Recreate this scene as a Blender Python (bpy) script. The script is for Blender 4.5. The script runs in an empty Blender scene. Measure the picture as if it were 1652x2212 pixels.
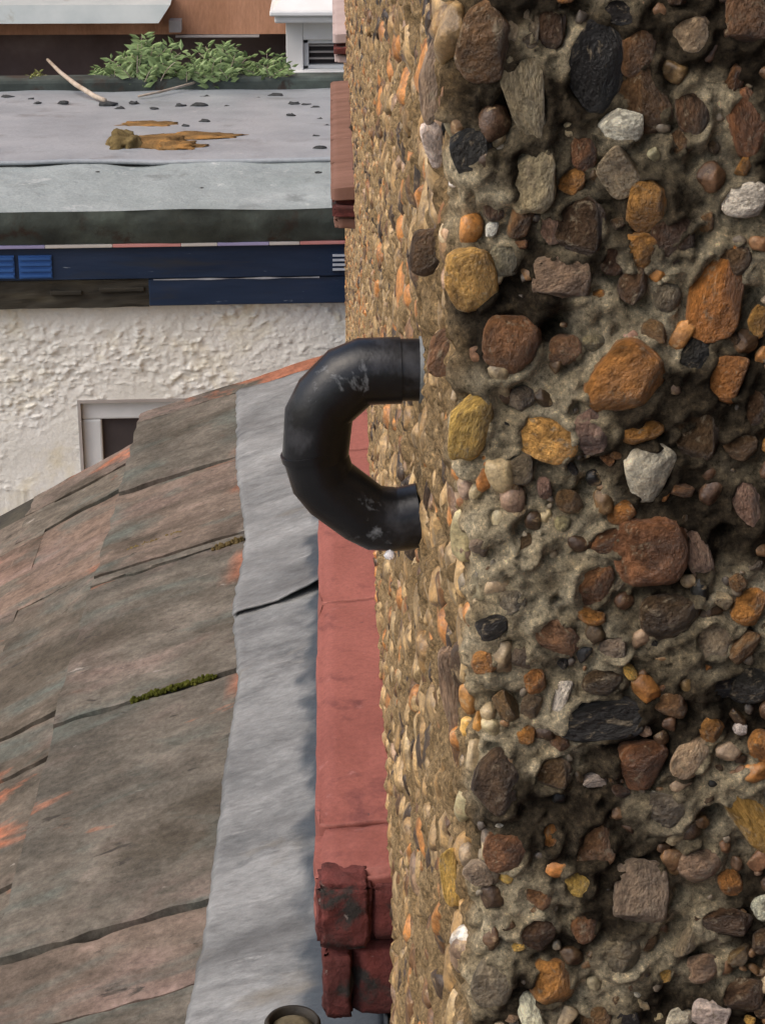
import bpy, bmesh, math, random
import numpy as np
from mathutils import Vector, noise, Matrix
rng = random.Random(7)
nr = np.random.default_rng(7)

# ------------------------------------------------------------------ camera
CZ = 5.0                                   # eye height above the yard
F, CX, CY = 4500.0, 826.0, 1106.0          # focal length and centre in photo units (1652 x 2212)
TH = math.atan(1736 / 4500)                # pitch down
PS = math.radians(1.378)                   # slight turn towards the wall
FW = Vector((math.sin(PS)*math.cos(TH), math.cos(PS)*math.cos(TH), -math.sin(TH)))
RT = Vector((math.cos(PS), -math.sin(PS), 0))
UP = RT.cross(FW)
scene = bpy.context.scene
cd = bpy.data.cameras.new('camera'); cam = bpy.data.objects.new('camera', cd)
scene.collection.objects.link(cam); scene.camera = cam
cd.sensor_fit = 'VERTICAL'; cd.sensor_height = 24.0; cd.lens = 24.0*F/2212
cd.clip_start = 0.02; cd.clip_end = 3000
cam.matrix_world = Matrix((( RT.x, UP.x, -FW.x, 0), (RT.y, UP.y, -FW.y, 0), (RT.z, UP.z, -FW.z, CZ), (0,0,0,1)))
scene.render.resolution_x = 764; scene.render.resolution_y = 1024

# ------------------------------------------------------------------ light: overcast day
SUN_EL, SUN_AZ = math.radians(52), math.radians(-112)      # azimuth from +Y towards +X
w = bpy.data.worlds.new('World'); scene.world = w; w.use_nodes = True
nt = w.node_tree; bg = nt.nodes['Background']
sky = nt.nodes.new('ShaderNodeTexSky'); sky.sky_type = 'NISHITA'; sky.sun_disc = False
sky.sun_elevation = SUN_EL; sky.sun_rotation = SUN_AZ
sky.air_density = 1.0; sky.dust_density = 4.0; sky.ozone_density = 0.6
nt.links.new(sky.outputs[0], bg.inputs[0]); bg.inputs[1].default_value = 0.15
sl = bpy.data.lights.new('sun', 'SUN'); so = bpy.data.objects.new('sun', sl); scene.collection.objects.link(so)
sl.energy = 1.0; sl.angle = math.radians(60); sl.color = (1.0, 0.98, 0.95)
sd = Vector((math.sin(SUN_AZ)*math.cos(SUN_EL), math.cos(SUN_AZ)*math.cos(SUN_EL), math.sin(SUN_EL)))
so.rotation_euler = (-sd).to_track_quat('-Z', 'Y').to_euler(); so.location = (-3, 2, 12)
vs = scene.view_settings
vs.view_transform = 'Standard'; vs.look = 'None'; vs.gamma = 1; vs.use_curve_mapping = False
vs.exposure = 0.6

# ------------------------------------------------------------------ helpers
def ray(x, y): return FW + RT*((x-CX)/F) - UP*((y-CY)/F)
def P(x, y, Y):                            # place on the upright plane at distance Y
    d = ray(x, y); t = Y/d.y
    return Vector((d.x*t, d.y*t, d.z*t + CZ))
def H(x, y, h):                            # place on the level plane h below the eye
    d = ray(x, y); t = -h/d.z
    return Vector((d.x*t, d.y*t, CZ - h))
def PL(x, y, p0, n):
    d = ray(x, y); t = (p0 - Vector((0,0,CZ))).dot(n)/d.dot(n)
    return Vector((0,0,CZ)) + d*t

def nz(x, y, z, s=1.0): return noise.noise((x*s, y*s, z*s))
def fbm(x, y, z, s, o=4): return noise.fractal((x*s, y*s, z*s), 1.0, 2.0, o)

COL = scene.collection
def link(o, parent=None):
    COL.objects.link(o)
    if parent is not None: o.parent = parent
    return o
def empty(name, loc=(0,0,0), label=None, cat=None, group=None):
    o = bpy.data.objects.new(name, None); o.empty_display_size = 0.1
    o.location = loc; link(o); tag(o, label, cat, group); return o
def tag(o, label=None, cat=None, group=None, kind=None):
    if label: o['label'] = label
    if cat: o['category'] = cat
    if group: o['group'] = group
    if kind: o['kind'] = kind
    return o
class MB:
    def __init__(s): s.v = []; s.f = []
    def add(s, vs_, fs):
        b = len(s.v); s.v += [tuple(q) for q in vs_]; s.f += [tuple(i+b for i in f) for f in fs]
    def box(s, a, b):
        x0,y0,z0 = a; x1,y1,z1 = b
        s.add([(x0,y0,z0),(x1,y0,z0),(x1,y1,z0),(x0,y1,z0),(x0,y0,z1),(x1,y0,z1),(x1,y1,z1),(x0,y1,z1)],
              [(3,2,1,0),(4,5,6,7),(0,1,5,4),(1,2,6,5),(2,3,7,6),(3,0,4,7)])
    def grid(s, fn, nu, nv, flip=False):
        b = len(s.v)
        for j in range(nv+1):
            for i in range(nu+1): s.v.append(tuple(fn(i/nu, j/nv)))
        for j in range(nv):
            for i in range(nu):
                q = (b+j*(nu+1)+i, b+j*(nu+1)+i+1, b+(j+1)*(nu+1)+i+1, b+(j+1)*(nu+1)+i)
                s.f.append(q[::-1] if flip else q)
    def tube(s, pts, rad, n=12, cap=True, up=Vector((0.02,1,0.01))):
        pts = [Vector(p) for p in pts]; rings = []
        for k, p in enumerate(pts):
            t = (pts[min(k+1,len(pts)-1)] - pts[max(k-1,0)]).normalized()
            u = up if abs(t.dot(up.normalized())) < .95 else Vector((1,0,0))
            a = t.cross(u).normalized(); b_ = a.cross(t).normalized()
            r = rad[k] if isinstance(rad, (list, tuple)) else rad
            if 0 < k < len(pts)-1:                               # keep the girth through a mitre
                t0 = (p-pts[k-1]).normalized(); c = max(.6, t.dot(t0))
            else: c = 1
            rings.append([p + a*(r/c*math.cos(2*math.pi*i/n)) + b_*(r*math.sin(2*math.pi*i/n)) for i in range(n)])
        b = len(s.v)
        for R in rings: s.v += [tuple(q) for q in R]
        for k in range(len(pts)-1):
            for i in range(n):
                j = (i+1) % n
                s.f.append((b+k*n+i, b+(k+1)*n+i, b+(k+1)*n+j, b+k*n+j))
        if cap:
            s.f.append(tuple(b+i for i in range(n)))
            s.f.append(tuple(b+(len(pts)-1)*n+i for i in range(n))[::-1])
    def lathe(s, prof, cx, cy, n=32):
        b = len(s.v)
        for r, z in prof:
            for i in range(n):
                a = 2*math.pi*i/n; s.v.append((cx+r*math.cos(a), cy+r*math.sin(a), z))
        for k in range(len(prof)-1):
            for i in range(n):
                j = (i+1) % n; s.f.append((b+k*n+i, b+k*n+j, b+(k+1)*n+j, b+(k+1)*n+i))
    def build(s, name, mat, parent=None, smooth=False, bevel=0):
        m = bpy.data.meshes.new(name); m.from_pydata(s.v, [], s.f); m.update()
        if mat: m.materials.append(mat)
        if smooth: m.shade_smooth()
        o = bpy.data.objects.new(name, m); link(o, parent)
        if bevel:
            md = o.modifiers.new('bevel', 'BEVEL'); md.width = bevel; md.segments = 2; md.limit_method = 'ANGLE'
        return o

# ------------------------------------------------------------------ materials
def newmat(name):
    m = bpy.data.materials.new(name); m.use_nodes = True
    n = m.node_tree.nodes; l = m.node_tree.links
    return m, n, l, n['Principled BSDF']
def ramp(n, l, fac, stops):
    r = n.new('ShaderNodeValToRGB'); e = r.color_ramp.elements
    while len(e) < len(stops): e.new(0.5)
    for q, (p, c) in zip(e, stops): q.position = p; q.color = (*c, 1)
    l.new(fac, r.inputs[0]); return r.outputs[0]
def mixc(n, l, fac, a, b, mode='MIX'):
    x = n.new('ShaderNodeMix'); x.data_type = 'RGBA'; x.blend_type = mode
    for k, q in ((0, fac), (6, a), (7, b)):
        if hasattr(q, 'links'): l.new(q, x.inputs[k])
        elif k == 0: x.inputs[0].default_value = q
        else: x.inputs[k].default_value = (*q, 1)
    return x.outputs[2]
def coords(n, l, stretch=(1,1,1), per_object=False):
    tc = n.new('ShaderNodeTexCoord'); mp = n.new('ShaderNodeMapping'); mp.inputs['Scale'].default_value = stretch
    l.new(tc.outputs['Object'], mp.inputs[0])
    if per_object:
        oi = n.new('ShaderNodeObjectInfo'); vm = n.new('ShaderNodeVectorMath'); vm.operation = 'SCALE'
        vm.inputs[0].default_value = (37.0, 17.0, 53.0); l.new(oi.outputs['Random'], vm.inputs['Scale'])
        l.new(vm.outputs[0], mp.inputs['Location'])
    return mp.outputs[0]
def nzn(n, l, co, scale, detail=6, rough=.6, dist=0):
    t = n.new('ShaderNodeTexNoise'); t.inputs['Scale'].default_value = scale; t.inputs['Detail'].default_value = detail
    t.inputs['Roughness'].default_value = rough; t.inputs['Distortion'].default_value = dist
    l.new(co, t.inputs['Vector']); return t.outputs['Fac']
def bumpn(n, l, b, h, strength, dist):
    q = n.new('ShaderNodeBump'); q.inputs['Strength'].default_value = strength; q.inputs['Distance'].default_value = dist
    l.new(h, q.inputs['Height']); l.new(q.outputs[0], b.inputs['Normal']); return q
def M(name, stops, scale, rough=.8, bump=.3, bscale=None, bdist=.002, patch=None, pscale=None, pr=(.55,.65), stretch=(1,1,1), per=False, spec=.3, metal=0, fine=None):
    m, n, l, b = newmat(name)
    co = coords(n, l, stretch, per)
    c = ramp(n, l, nzn(n, l, co, scale), stops)
    if patch:
        for k, (pc, ps, p0, p1) in enumerate(patch):
            mp = n.new('ShaderNodeMapping'); mp.inputs['Location'].default_value = (k*3.1+1, 2.7*k, 1.3*k); l.new(co, mp.inputs[0])
            f = nzn(n, l, mp.outputs[0], ps, 5, .62, .3)
            r = n.new('ShaderNodeMapRange'); r.inputs[1].default_value = p0; r.inputs[2].default_value = p1; l.new(f, r.inputs[0])
            c = mixc(n, l, r.outputs[0], c, pc)
    if fine:
        f = nzn(n, l, co, fine[0], 4, .7)
        r = n.new('ShaderNodeMapRange'); r.inputs[1].default_value = .3; r.inputs[2].default_value = .7
        r.inputs[3].default_value = 1-fine[1]; r.inputs[4].default_value = 1+fine[1]; l.new(f, r.inputs[0])
        vm = n.new('ShaderNodeVectorMath'); vm.operation = 'SCALE'; l.new(c, vm.inputs[0]); l.new(r.outputs[0], vm.inputs['Scale']); c = vm.outputs[0]
    l.new(c, b.inputs['Base Color'])
    b.inputs['Roughness'].default_value = rough; b.inputs['Specular IOR Level'].default_value = spec; b.inputs['Metallic'].default_value = metal
    if bump: bumpn(n, l, b, nzn(n, l, co, bscale or scale*6, 7, .65), bump, bdist)
    return m

# pebbles: colour comes from the object (or the vertex colour for the joined ones)
def pebble_mat(name, attr):
    m, n, l, b = newmat(name)
    co = coords(n, l, (1,1,1), not attr)
    if attr:
        a = n.new('ShaderNodeAttribute'); a.attribute_name = 'stone'; base = a.outputs['Color']; sc = 120
    else:
        oi = n.new('ShaderNodeObjectInfo'); base = oi.outputs['Color']; sc = 1.1
    f1 = nzn(n, l, co, sc, 6, .62, .6)
    d = ramp(n, l, f1, [(.28,(.35,.32,.30)), (.46,(1.0,1.0,1.0)), (.70,(1.6,1.52,1.4))])
    c = mixc(n, l, 1.0, base, d, 'MULTIPLY')
    f0 = nzn(n, l, co, sc*.55, 3, .5, .2)
    r0 = n.new('ShaderNodeMapRange'); r0.inputs[1].default_value = .50; r0.inputs[2].default_value = .56; r0.inputs[4].default_value = .55; l.new(f0, r0.inputs[0])
    c = mixc(n, l, r0.outputs[0], c, mixc(n, l, 1.0, c, (.32,.30,.30), 'MULTIPLY'))     # dark rind
    f2 = nzn(n, l, co, sc*1.7, 7, .72, .4)
    r = n.new('ShaderNodeMapRange'); r.inputs[1].default_value = .56; r.inputs[2].default_value = .66; r.inputs[4].default_value = .8; l.new(f2, r.inputs[0])
    c = mixc(n, l, r.outputs[0], c, (.42,.30,.165) if attr else (.33,.265,.175))       # lime film left on the stone
    f3 = nzn(n, l, co, sc*4.5, 5, .75)
    c = mixc(n, l, .7, c, ramp(n, l, f3, [(.3,(.35,.35,.35)), (.62,(1.3,1.3,1.3))]), 'MULTIPLY')
    l.new(c, b.inputs['Base Color'])
    b.inputs['Roughness'].default_value = .33; b.inputs['Specular IOR Level'].default_value = .45
    bumpn(n, l, b, nzn(n, l, co, sc*3.5, 7, .65), .6, .16 if not attr else .0012)
    return m
m_peb = pebble_mat('pebble', False); m_pebs = pebble_mat('pebble_joined', True)

# mortar: lime patches and soot are stored on the mesh (attribute 'lime'), with grit on top
m_mort, n, l, b = newmat('mortar')
co = coords(n, l)
at = n.new('ShaderNodeAttribute'); at.attribute_name = 'lime'
g1 = nzn(n, l, co, 55, 7, .7, .4)
soot = ramp(n, l, g1, [(.3,(.022,.016,.010)), (.48,(.062,.047,.029)), (.6,(.12,.094,.06)), (.75,(.25,.205,.14))])
lime = ramp(n, l, g1, [(.28,(.30,.24,.145)), (.44,(.60,.50,.325)), (.7,(.76,.67,.475))])
sand = ramp(n, l, g1, [(.28,(.13,.08,.036)), (.46,(.36,.245,.122)), (.7,(.50,.36,.20))])
sep = n.new('ShaderNodeSeparateColor'); l.new(at.outputs['Color'], sep.inputs[0])
c = mixc(n, l, sep.outputs[0], soot, lime); c = mixc(n, l, sep.outputs[1], c, sand)
gr = nzn(n, l, co, 430, 6, .85)
c = mixc(n, l, .95, c, ramp(n, l, gr, [(.34,(.16,.15,.13)), (.47,(.85,.85,.85)), (.56,(1.15,1.13,1.1)), (.66,(2.3,2.2,2.0))]), 'MULTIPLY')
vo = n.new('ShaderNodeTexVoronoi'); vo.inputs['Scale'].default_value = 300; l.new(co, vo.inputs['Vector'])
c = mixc(n, l, .35, c, ramp(n, l, vo.outputs['Distance'], [(.1,(1.5,1.45,1.35)), (.5,(.55,.55,.55))]), 'MULTIPLY')
l.new(c, b.inputs['Base Color']); b.inputs['Roughness'].default_value = .95; b.inputs['Specular IOR Level'].default_value = .15
bumpn(n, l, b, nzn(n, l, co, 420, 8, .85), 1.0, .0034)

m_pipe = M('black_plastic', [(.35,(.0035,.0035,.004)), (.7,(.008,.008,.009))], 60, .30, .25, 300, .0008,
           patch=[((.05,.05,.055), 24, .52, .70), ((.19,.20,.21), 46, .63, .74)], spec=.35)
m_seam = M('pipe_cement', [(.4,(.16,.17,.17)), (.7,(.28,.29,.29))], 90, .6, .2)
m_lead = M('lead', [(.3,(.095,.096,.094)), (.46,(.16,.162,.158)), (.7,(.26,.261,.254))], 8, .62, .8, 40, .004, stretch=(.6,1.3,1),
           patch=[((.075,.078,.078), 11, .56, .72), ((.30,.30,.29), 24, .62, .74), ((.15,.135,.11), 7, .58, .72)], fine=(120, .22), spec=.4)
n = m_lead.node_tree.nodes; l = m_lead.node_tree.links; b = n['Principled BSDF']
at = n.new('ShaderNodeAttribute'); at.attribute_name = 'dark_band'; sp_ = n.new('ShaderNodeSeparateColor'); l.new(at.outputs['Color'], sp_.inputs[0])
src = b.inputs['Base Color'].links[0].from_socket; l.new(mixc(n, l, sp_.outputs[0], src, (.045,.055,.065)), b.inputs['Base Color'])  # darker blue-grey band, masked by the mesh attribute
m_red = M('red_masonry_paint', [(.35,(.21,.068,.053)), (.65,(.29,.10,.078))], 7, .62, .5, 120, .0015,
          patch=[((.13,.042,.037), 24, .58, .74), ((.30,.13,.115), 40, .64, .74), ((.11,.05,.045), 90, .68, .74)], fine=(220, .16), spec=.25)
m_reddark = M('worn_red_brick_shaded', [(.3,(.045,.016,.014)), (.55,(.11,.030,.026)), (.75,(.18,.048,.040))], 28, 1.0, 1.0, 90, .004,
              patch=[((.035,.03,.027), 22, .56, .64), ((.30,.24,.21), 60, .68, .74)])  # worn, dirty brick; shade on the ledge ends is also in this colour
m_red2 = M('terracotta_sill', [(.35,(.155,.078,.054)), (.65,(.215,.112,.082))], 6, .75, .5, 60, .002, stretch=(1,6,1), patch=[((.28,.155,.12), 14, .62, .72)])
m_pink = M('pink_sill', [(.35,(.36,.28,.265)), (.65,(.44,.35,.33))], 6, .75, .4)
def tile_mat():
    m, n, l, b = newmat('weathered_tile')
    co = coords(n, l, (.65,1.35,1), True)
    oi = n.new('ShaderNodeObjectInfo')
    c = ramp(n, l, nzn(n, l, co, 7, 7, .65, .4), [(.28,(.060,.056,.048)), (.45,(.115,.104,.088)), (.6,(.165,.146,.124)), (.75,(.24,.20,.175))])
    c = mixc(n, l, 1.0, c, oi.outputs['Color'], 'MULTIPLY')
    def patch(c, col, s, a, z, off):
        mp = n.new('ShaderNodeMapping'); mp.inputs['Location'].default_value = (off, off*2, off); l.new(co, mp.inputs[0])
        r = n.new('ShaderNodeMapRange'); r.inputs[1].default_value = a; r.inputs[2].default_value = z
        l.new(nzn(n, l, mp.outputs[0], s, 5, .6, .5), r.inputs[0]); return mixc(n, l, r.outputs[0], c, col)
    c = patch(c, (.235,.165,.14), 3.2, .54, .74, 1.1)       # pink clay where the grime is thin
    c = patch(c, (.060,.050,.036), 3.6, .52, .68, 6.2)     # damp brown blotches
    c = patch(c, (.38,.14,.075), 6, .62, .71, 3.3)        # bare clay where the face has spalled
    ab = n.new('ShaderNodeAttribute'); ab.attribute_name = 'bare'; sb = n.new('ShaderNodeSeparateColor'); l.new(ab.outputs['Color'], sb.inputs[0])
    c = mixc(n, l, sb.outputs[0], c, (.33,.125,.07))
    c = patch(c, (.105,.112,.095), 7, .53, .68, 9.1)        # grey lichen
    c = patch(c, (.30,.265,.23), 26, .68, .74, 5.7)         # pale specks
    c = patch(c, (.055,.048,.04), 26, .64, .70, 7.7)       # dark pits
    co2 = coords(n, l, (1,1,1), True); gr = nzn(n, l, co2, 110, 7, .8)
    c = mixc(n, l, .8, c, ramp(n, l, gr, [(.32,(.5,.5,.5)), (.66,(1.35,1.35,1.35))]), 'MULTIPLY')
    g2 = nzn(n, l, co2, 24, 6, .7); c = mixc(n, l, .7, c, ramp(n, l, g2, [(.35,(.62,.60,.57)), (.62,(1.2,1.2,1.2))]), 'MULTIPLY')
    l.new(c, b.inputs['Base Color']); b.inputs['Roughness'].default_value = .9; b.inputs['Specular IOR Level'].default_value = .2
    bumpn(n, l, b, nzn(n, l, co2, 50, 8, .75), .7, .004); return m
m_tile = tile_mat()
m_felt = M('roof_felt', [(.3,(.235,.26,.28)), (.55,(.31,.335,.355)), (.75,(.375,.395,.41))], 2.2, .38, .5, 25, .008, patch=[((.20,.21,.22), 4, .56, .72), ((.15,.155,.155), 26, .70, .76), ((.42,.43,.43), 9, .64, .76)], fine=(60,.10))
m_feltfront = M('roof_felt_front', [(.3,(.22,.25,.245)), (.6,(.29,.32,.315)), (.75,(.37,.395,.39))], 2.5, .75, .6, 14, .02, patch=[((.20,.22,.215), 6, .60, .70), ((.47,.48,.47), 8, .62, .72)], fine=(60,.10))
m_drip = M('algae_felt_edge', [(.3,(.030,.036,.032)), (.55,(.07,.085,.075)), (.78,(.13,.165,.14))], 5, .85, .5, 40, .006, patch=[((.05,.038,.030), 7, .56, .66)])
m_blue = M('navy_paint', [(.3,(.008,.018,.042)), (.5,(.013,.027,.060)), (.7,(.024,.040,.080))], 5, .45, .3, 40, .003, patch=[((.025,.03,.04), 6, .56, .70), ((.18,.21,.26), 30, .67, .73)], stretch=(.3,1,2))
m_bluel = M('bright_blue_paint', [(.35,(.022,.075,.24)), (.65,(.035,.11,.32))], 5, .5, .2)
m_rot = M('bare_fascia_timber', [(.3,(.018,.017,.014)), (.55,(.045,.04,.03)), (.75,(.085,.075,.05))], 9, .9, .7, 40, .006, stretch=(.25,1,2.2))
m_tw = M('trim_white', [(.4,(.55,.52,.48)), (.7,(.66,.63,.6))], 6, .6, .1)
m_tp = M('trim_pink', [(.4,(.58,.24,.22)), (.7,(.66,.32,.30))], 6, .6, .1)
m_tl = M('trim_lilac', [(.4,(.34,.32,.52)), (.7,(.44,.42,.62))], 6, .6, .1)
m_chip = M('chipped_white', [(.4,(.42,.46,.52)), (.7,(.6,.63,.68))], 20, .7, .2)
m_cream = M('cream_render', [(.3,(.66,.645,.58)), (.55,(.74,.73,.68)), (.75,(.80,.795,.765))], 1.8, .9, .5, 50, .008, patch=[((.72,.65,.46), 2.6, .54, .72)], fine=(90,.07))
m_upvc = M('white_frame', [(.4,(.62,.64,.64)), (.7,(.72,.73,.73))], 8, .4, .05)
m_glass = M('dark_glass', [(.4,(.05,.045,.045)), (.7,(.075,.065,.065))], 3, .12, 0, spec=.5)
m_orange = M('stained_brickwork', [(.3,(.36,.18,.10)), (.55,(.47,.245,.145)), (.75,(.56,.31,.20))], 2.4, .85, .5, 30, .006, stretch=(2.2,1,.6), fine=(30,.14))
m_darkwall = M('recess_shade_tone', [(.3,(.09,.065,.06)), (.6,(.15,.112,.105)), (.8,(.22,.175,.165))], 3, .9, .4, 20, .006)
m_slab = M('grey_stone_slab', [(.35,(.40,.44,.43)), (.65,(.50,.53,.51))], 3, .8, .3, 30, .004, patch=[((.33,.32,.27), 6, .58, .7)])
m_white = M('white_paint', [(.4,(.72,.72,.70)), (.7,(.80,.80,.79))], 4, .5, .1)
m_grime = M('grey_soffit', [(.4,(.30,.27,.25)), (.7,(.40,.37,.35))], 4, .8, .2)
m_leaf, n, l, b = newmat('leaf')
co = coords(n, l); c = ramp(n, l, nzn(n, l, co, 16, 4), [(.3,(.09,.14,.045)), (.55,(.19,.275,.10)), (.75,(.30,.38,.17))])
l.new(c, b.inputs['Base Color']); b.inputs['Roughness'].default_value = .55
b.inputs['Subsurface Weight'].default_value = .0
m_leafy = M('yellow_green_leaf', [(.3,(.16,.19,.05)), (.7,(.36,.36,.13))], 20, .6, 0)
m_moss = M('moss', [(.3,(.022,.025,.005)), (.55,(.062,.066,.012)), (.75,(.13,.125,.03))], 60, 1, .6, 300, .003, spec=.05)
m_mossb = M('dry_orange_moss', [(.3,(.10,.055,.022)), (.5,(.20,.12,.05)), (.62,(.34,.18,.06)), (.78,(.48,.22,.07))], 7, 1, .8, 60, .01, spec=.05)
m_mosso = M('olive_moss', [(.3,(.07,.05,.022)), (.55,(.17,.125,.055)), (.75,(.26,.20,.09))], 14, 1, .8, 60, .01, spec=.05)
m_twig = M('dry_twig', [(.35,(.34,.27,.20)), (.7,(.52,.45,.37))], 12, .9, .2)
m_stone = M('dark_grit', [(.3,(.02,.022,.022)), (.7,(.06,.062,.062))], 30, .95, .3)
m_iron = M('rusty_iron', [(.3,(.012,.010,.008)), (.6,(.03,.024,.016)), (.8,(.06,.045,.025))], 40, .6, .6, 120, .002)
m_brass = M('olive_cap', [(.3,(.05,.04,.02)), (.55,(.13,.105,.06)), (.75,(.24,.21,.14))], 45, .7, .6, 120, .002)
m_ground = M('yard_concrete', [(.35,(.16,.155,.145)), (.65,(.24,.235,.22))], 1.2, .9, .3, 30)
m_room = M('room_plaster', [(.4,(.10,.09,.08)), (.7,(.14,.125,.11))], 3, .9, 0)
m_extwall = M('extension_brick', [(.35,(.18,.08,.055)), (.65,(.27,.12,.085))], 8, .85, .4)
m_sandr = M('sandy_render', [(.3,(.26,.18,.10)), (.6,(.46,.35,.21))], 60, .95, .9, 120, .006)
m_slate = M('slate_roof', [(.35,(.09,.09,.095)), (.65,(.14,.14,.145))], 5, .8, .4)
m_drop, n, l, b = newmat('water'); b.inputs['Base Color'].default_value = (.95,.93,.95,1); b.inputs['Transmission Weight'].default_value = .6; b.inputs['Roughness'].default_value = 0; b.inputs['IOR'].default_value = 1.33  # white base brightens the drop in place of its sky reflection

# ------------------------------------------------------------------ ground
mb = MB(); mb.box((-400,-400,-.3), (400,900,0)); tag(mb.build('ground', m_ground), kind='structure')

# ------------------------------------------------------------------ pebbledash house
D, Y0, RC, YE = 0.0445, 0.65, 0.012, 7.6           # wall plane, near corner, corner radius, far end
SILL = -0.90
house = empty('pebbledash_house', (D, Y0, 0), 'pebbledash house wall of brown and tan stones filling the right side', 'house')
hp = Vector((D, Y0, 0))
def child(o, parent):                               # keep world position under an offset parent
    o.parent = parent; o.matrix_parent_inverse = Matrix.Translation(-parent.location); return o

LEDGES = [(1.49, 2.94), (4.15, 5.47), (6.28, 7.26)]
# cream lime patches on the sooty near face: x, y, radius (photo units)
LIME = [(1110,1230,190),(1100,1480,170),(1400,690,120),(1040,440,110),(1580,1330,110),(1590,1690,95),(1090,1950,120),(1060,1010,130),(1190,880,120),
        (1330,640,60),(1560,250,60),(1230,1120,120),(1020,1620,70),(1000,2120,90),(1560,2080,60),(1250,90,50),(1180,1600,80)]
LIMEW = [(P(x,y,Y0), r*.7/F) for x,y,r in LIME]
C_ = dict(O=(.42,.19,.055), B=(.20,.115,.055), D=(.095,.058,.032), K=(.022,.021,.020), T=(.44,.35,.21), W=(.78,.71,.58), Y=(.62,.37,.10),
          R=(.22,.108,.05), G=(.22,.18,.12), P=(.30,.20,.135))
# x, y, width, height, tilt, colour — every stone one can pick out on the near face
ST = [(1050,90,140,170,10,'B'),(1135,205,105,215,-14,'T'),(1180,60,75,95,0,'D'),(1285,150,130,200,0,'K'),(1380,110,85,105,0,'B'),(1392,212,85,150,-28,'B'),
 (1340,268,100,80,0,'W'),(1490,75,80,95,0,'T'),(1610,45,100,120,0,'B'),(1497,240,72,130,-10,'D'),(1612,268,75,150,-20,'R'),(1258,330,58,74,0,'R'),
 (1235,388,66,62,0,'O'),(1338,366,92,110,-35,'T'),(1145,380,105,145,0,'T'),(1463,308,42,62,20,'B'),(1400,440,108,122,0,'O'),(1380,546,80,85,0,'O'),
 (1245,490,110,135,0,'D'),(1190,494,52,72,0,'P'),(1612,430,105,72,0,'W'),(1545,628,112,215,6,'O'),(1636,690,45,80,0,'Y'),(1018,600,105,135,-10,'Y'),
 (1212,602,125,105,0,'P'),(1104,738,120,165,6,'R'),(1220,756,66,64,0,'B'),(1342,822,150,175,38,'O'),(1500,772,76,92,0,'K'),(1572,812,95,105,20,'O'),
 (1012,915,88,155,12,'Y'),(1180,945,130,100,25,'Y'),(1280,932,100,105,0,'P'),(1398,1018,126,122,0,'W'),(1500,935,95,135,0,'D'),(1612,1092,72,125,-18,'P'),
 (1136,1188,50,72,35,'D'),(1274,1262,85,110,15,'R'),(1312,1165,90,60,-20,'R'),(1405,1185,150,150,0,'R'),(1505,1192,55,135,-20,'P'),(1445,1322,130,130,0,'D'),
 (1540,1378,80,98,-35,'T'),(1196,1372,115,75,35,'B'),(1304,1470,92,62,0,'D'),(1212,1505,45,80,20,'W'),(1290,1550,190,95,0,'K'),(1492,1628,72,115,30,'T'),
 (1535,1575,60,75,20,'O'),(1385,1650,120,105,0,'R'),(1190,1668,78,88,0,'D'),(1078,1692,115,150,0,'D'),(1190,1800,45,92,0,'O'),(1285,1815,85,125,0,'B'),
 (1246,1902,66,85,0,'Y'),(1092,1835,90,95,0,'R'),(1382,1930,120,165,0,'G'),(1508,1862,90,90,0,'P'),(1622,1762,70,190,-36,'Y'),(1190,2120,92,102,0,'O'),
 (1162,2012,85,92,0,'D'),(978,1892,52,135,-8,'Y'),(1432,2102,32,40,0,'Y'),(1062,2122,85,125,0,'G'),(1468,2200,75,55,0,'W'),(936,312,52,95,-12,'W'),
 (1015,335,85,115,0,'K'),(975,272,42,85,10,'K'),(925,545,75,95,10,'D'),(958,760,60,110,12,'B'),(932,165,55,180,4,'P'),(978,1485,50,185,-8,'P'),
 (1330,30,90,70,0,'K'),(1585,560,70,80,0,'D'),(1450,520,90,120,0,'D'),(1630,880,60,90,0,'D'),(1600,960,80,70,0,'B'),(1330,1400,70,60,0,'G'),(1120,1010,60,70,0,'G'),
 (1620,1480,90,80,0,'K'),(1560,1480,100,60,0,'K'),(1440,1750,100,90,0,'G'),(1560,1990,110,80,0,'D'),(1340,2060,100,110,0,'G'),(1520,2090,70,60,0,'P'),(1600,2150,90,90,0,'D'),
 (1260,1990,60,90,0,'R'),(1090,560,60,70,0,'G'),(1130,60,70,110,0,'G'),(1440,640,60,80,0,'G'),(1330,560,60,70,0,'D')]
def profile(u):                                     # u: metres along the plan outline, 0 at the corner, <0 near face, >0 side
    q = RC*math.pi/2
    if u < 0: return D+RC-u, Y0, 0, -1
    if u < q:
        a = u/RC; return D+RC-RC*math.sin(a), Y0+RC-RC*math.cos(a), -math.sin(a), -math.cos(a)
    return D, Y0+RC+(u-q), -1, 0
def bulge(y, z):                                    # uneven render: leans out a little towards the top of the corner
    t = max(0, min(1, (z+.34)/.26)); return -.010*t*t*(3-2*t)*max(0, 1-(y-Y0)/.6)
def wall_disp(x, y, z):
    a = .0044*fbm(x,y,z,38,3) + .0020*nz(x,y,z,120) + .0012*nz(x,y,z,260) + .0009*nz(x,y,z,520)
    pit = nz(x+7,y+3,z,85)
    if pit > .25: a -= (pit-.25)*.020
    pit = nz(x+2,y+9,z+4,210)
    if pit > .30: a -= (pit-.30)*.009
    if y > Y0+.02:                                  # the side has a coarser, cavernous dash
        pit = noise.noise((x*40+3, y*42, z*30)); a += .0035*noise.noise((x*30, y*48, z*26+8))
        if pit > .08: a -= min(.011, (pit-.08)*.045)
    return a
def snap(arr, val):
    i = min(range(len(arr)), key=lambda k: abs(arr[k]-val)); arr[i] = val
def spaced(a, b, n): return [a+(b-a)*i/n for i in range(n)]
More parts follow.
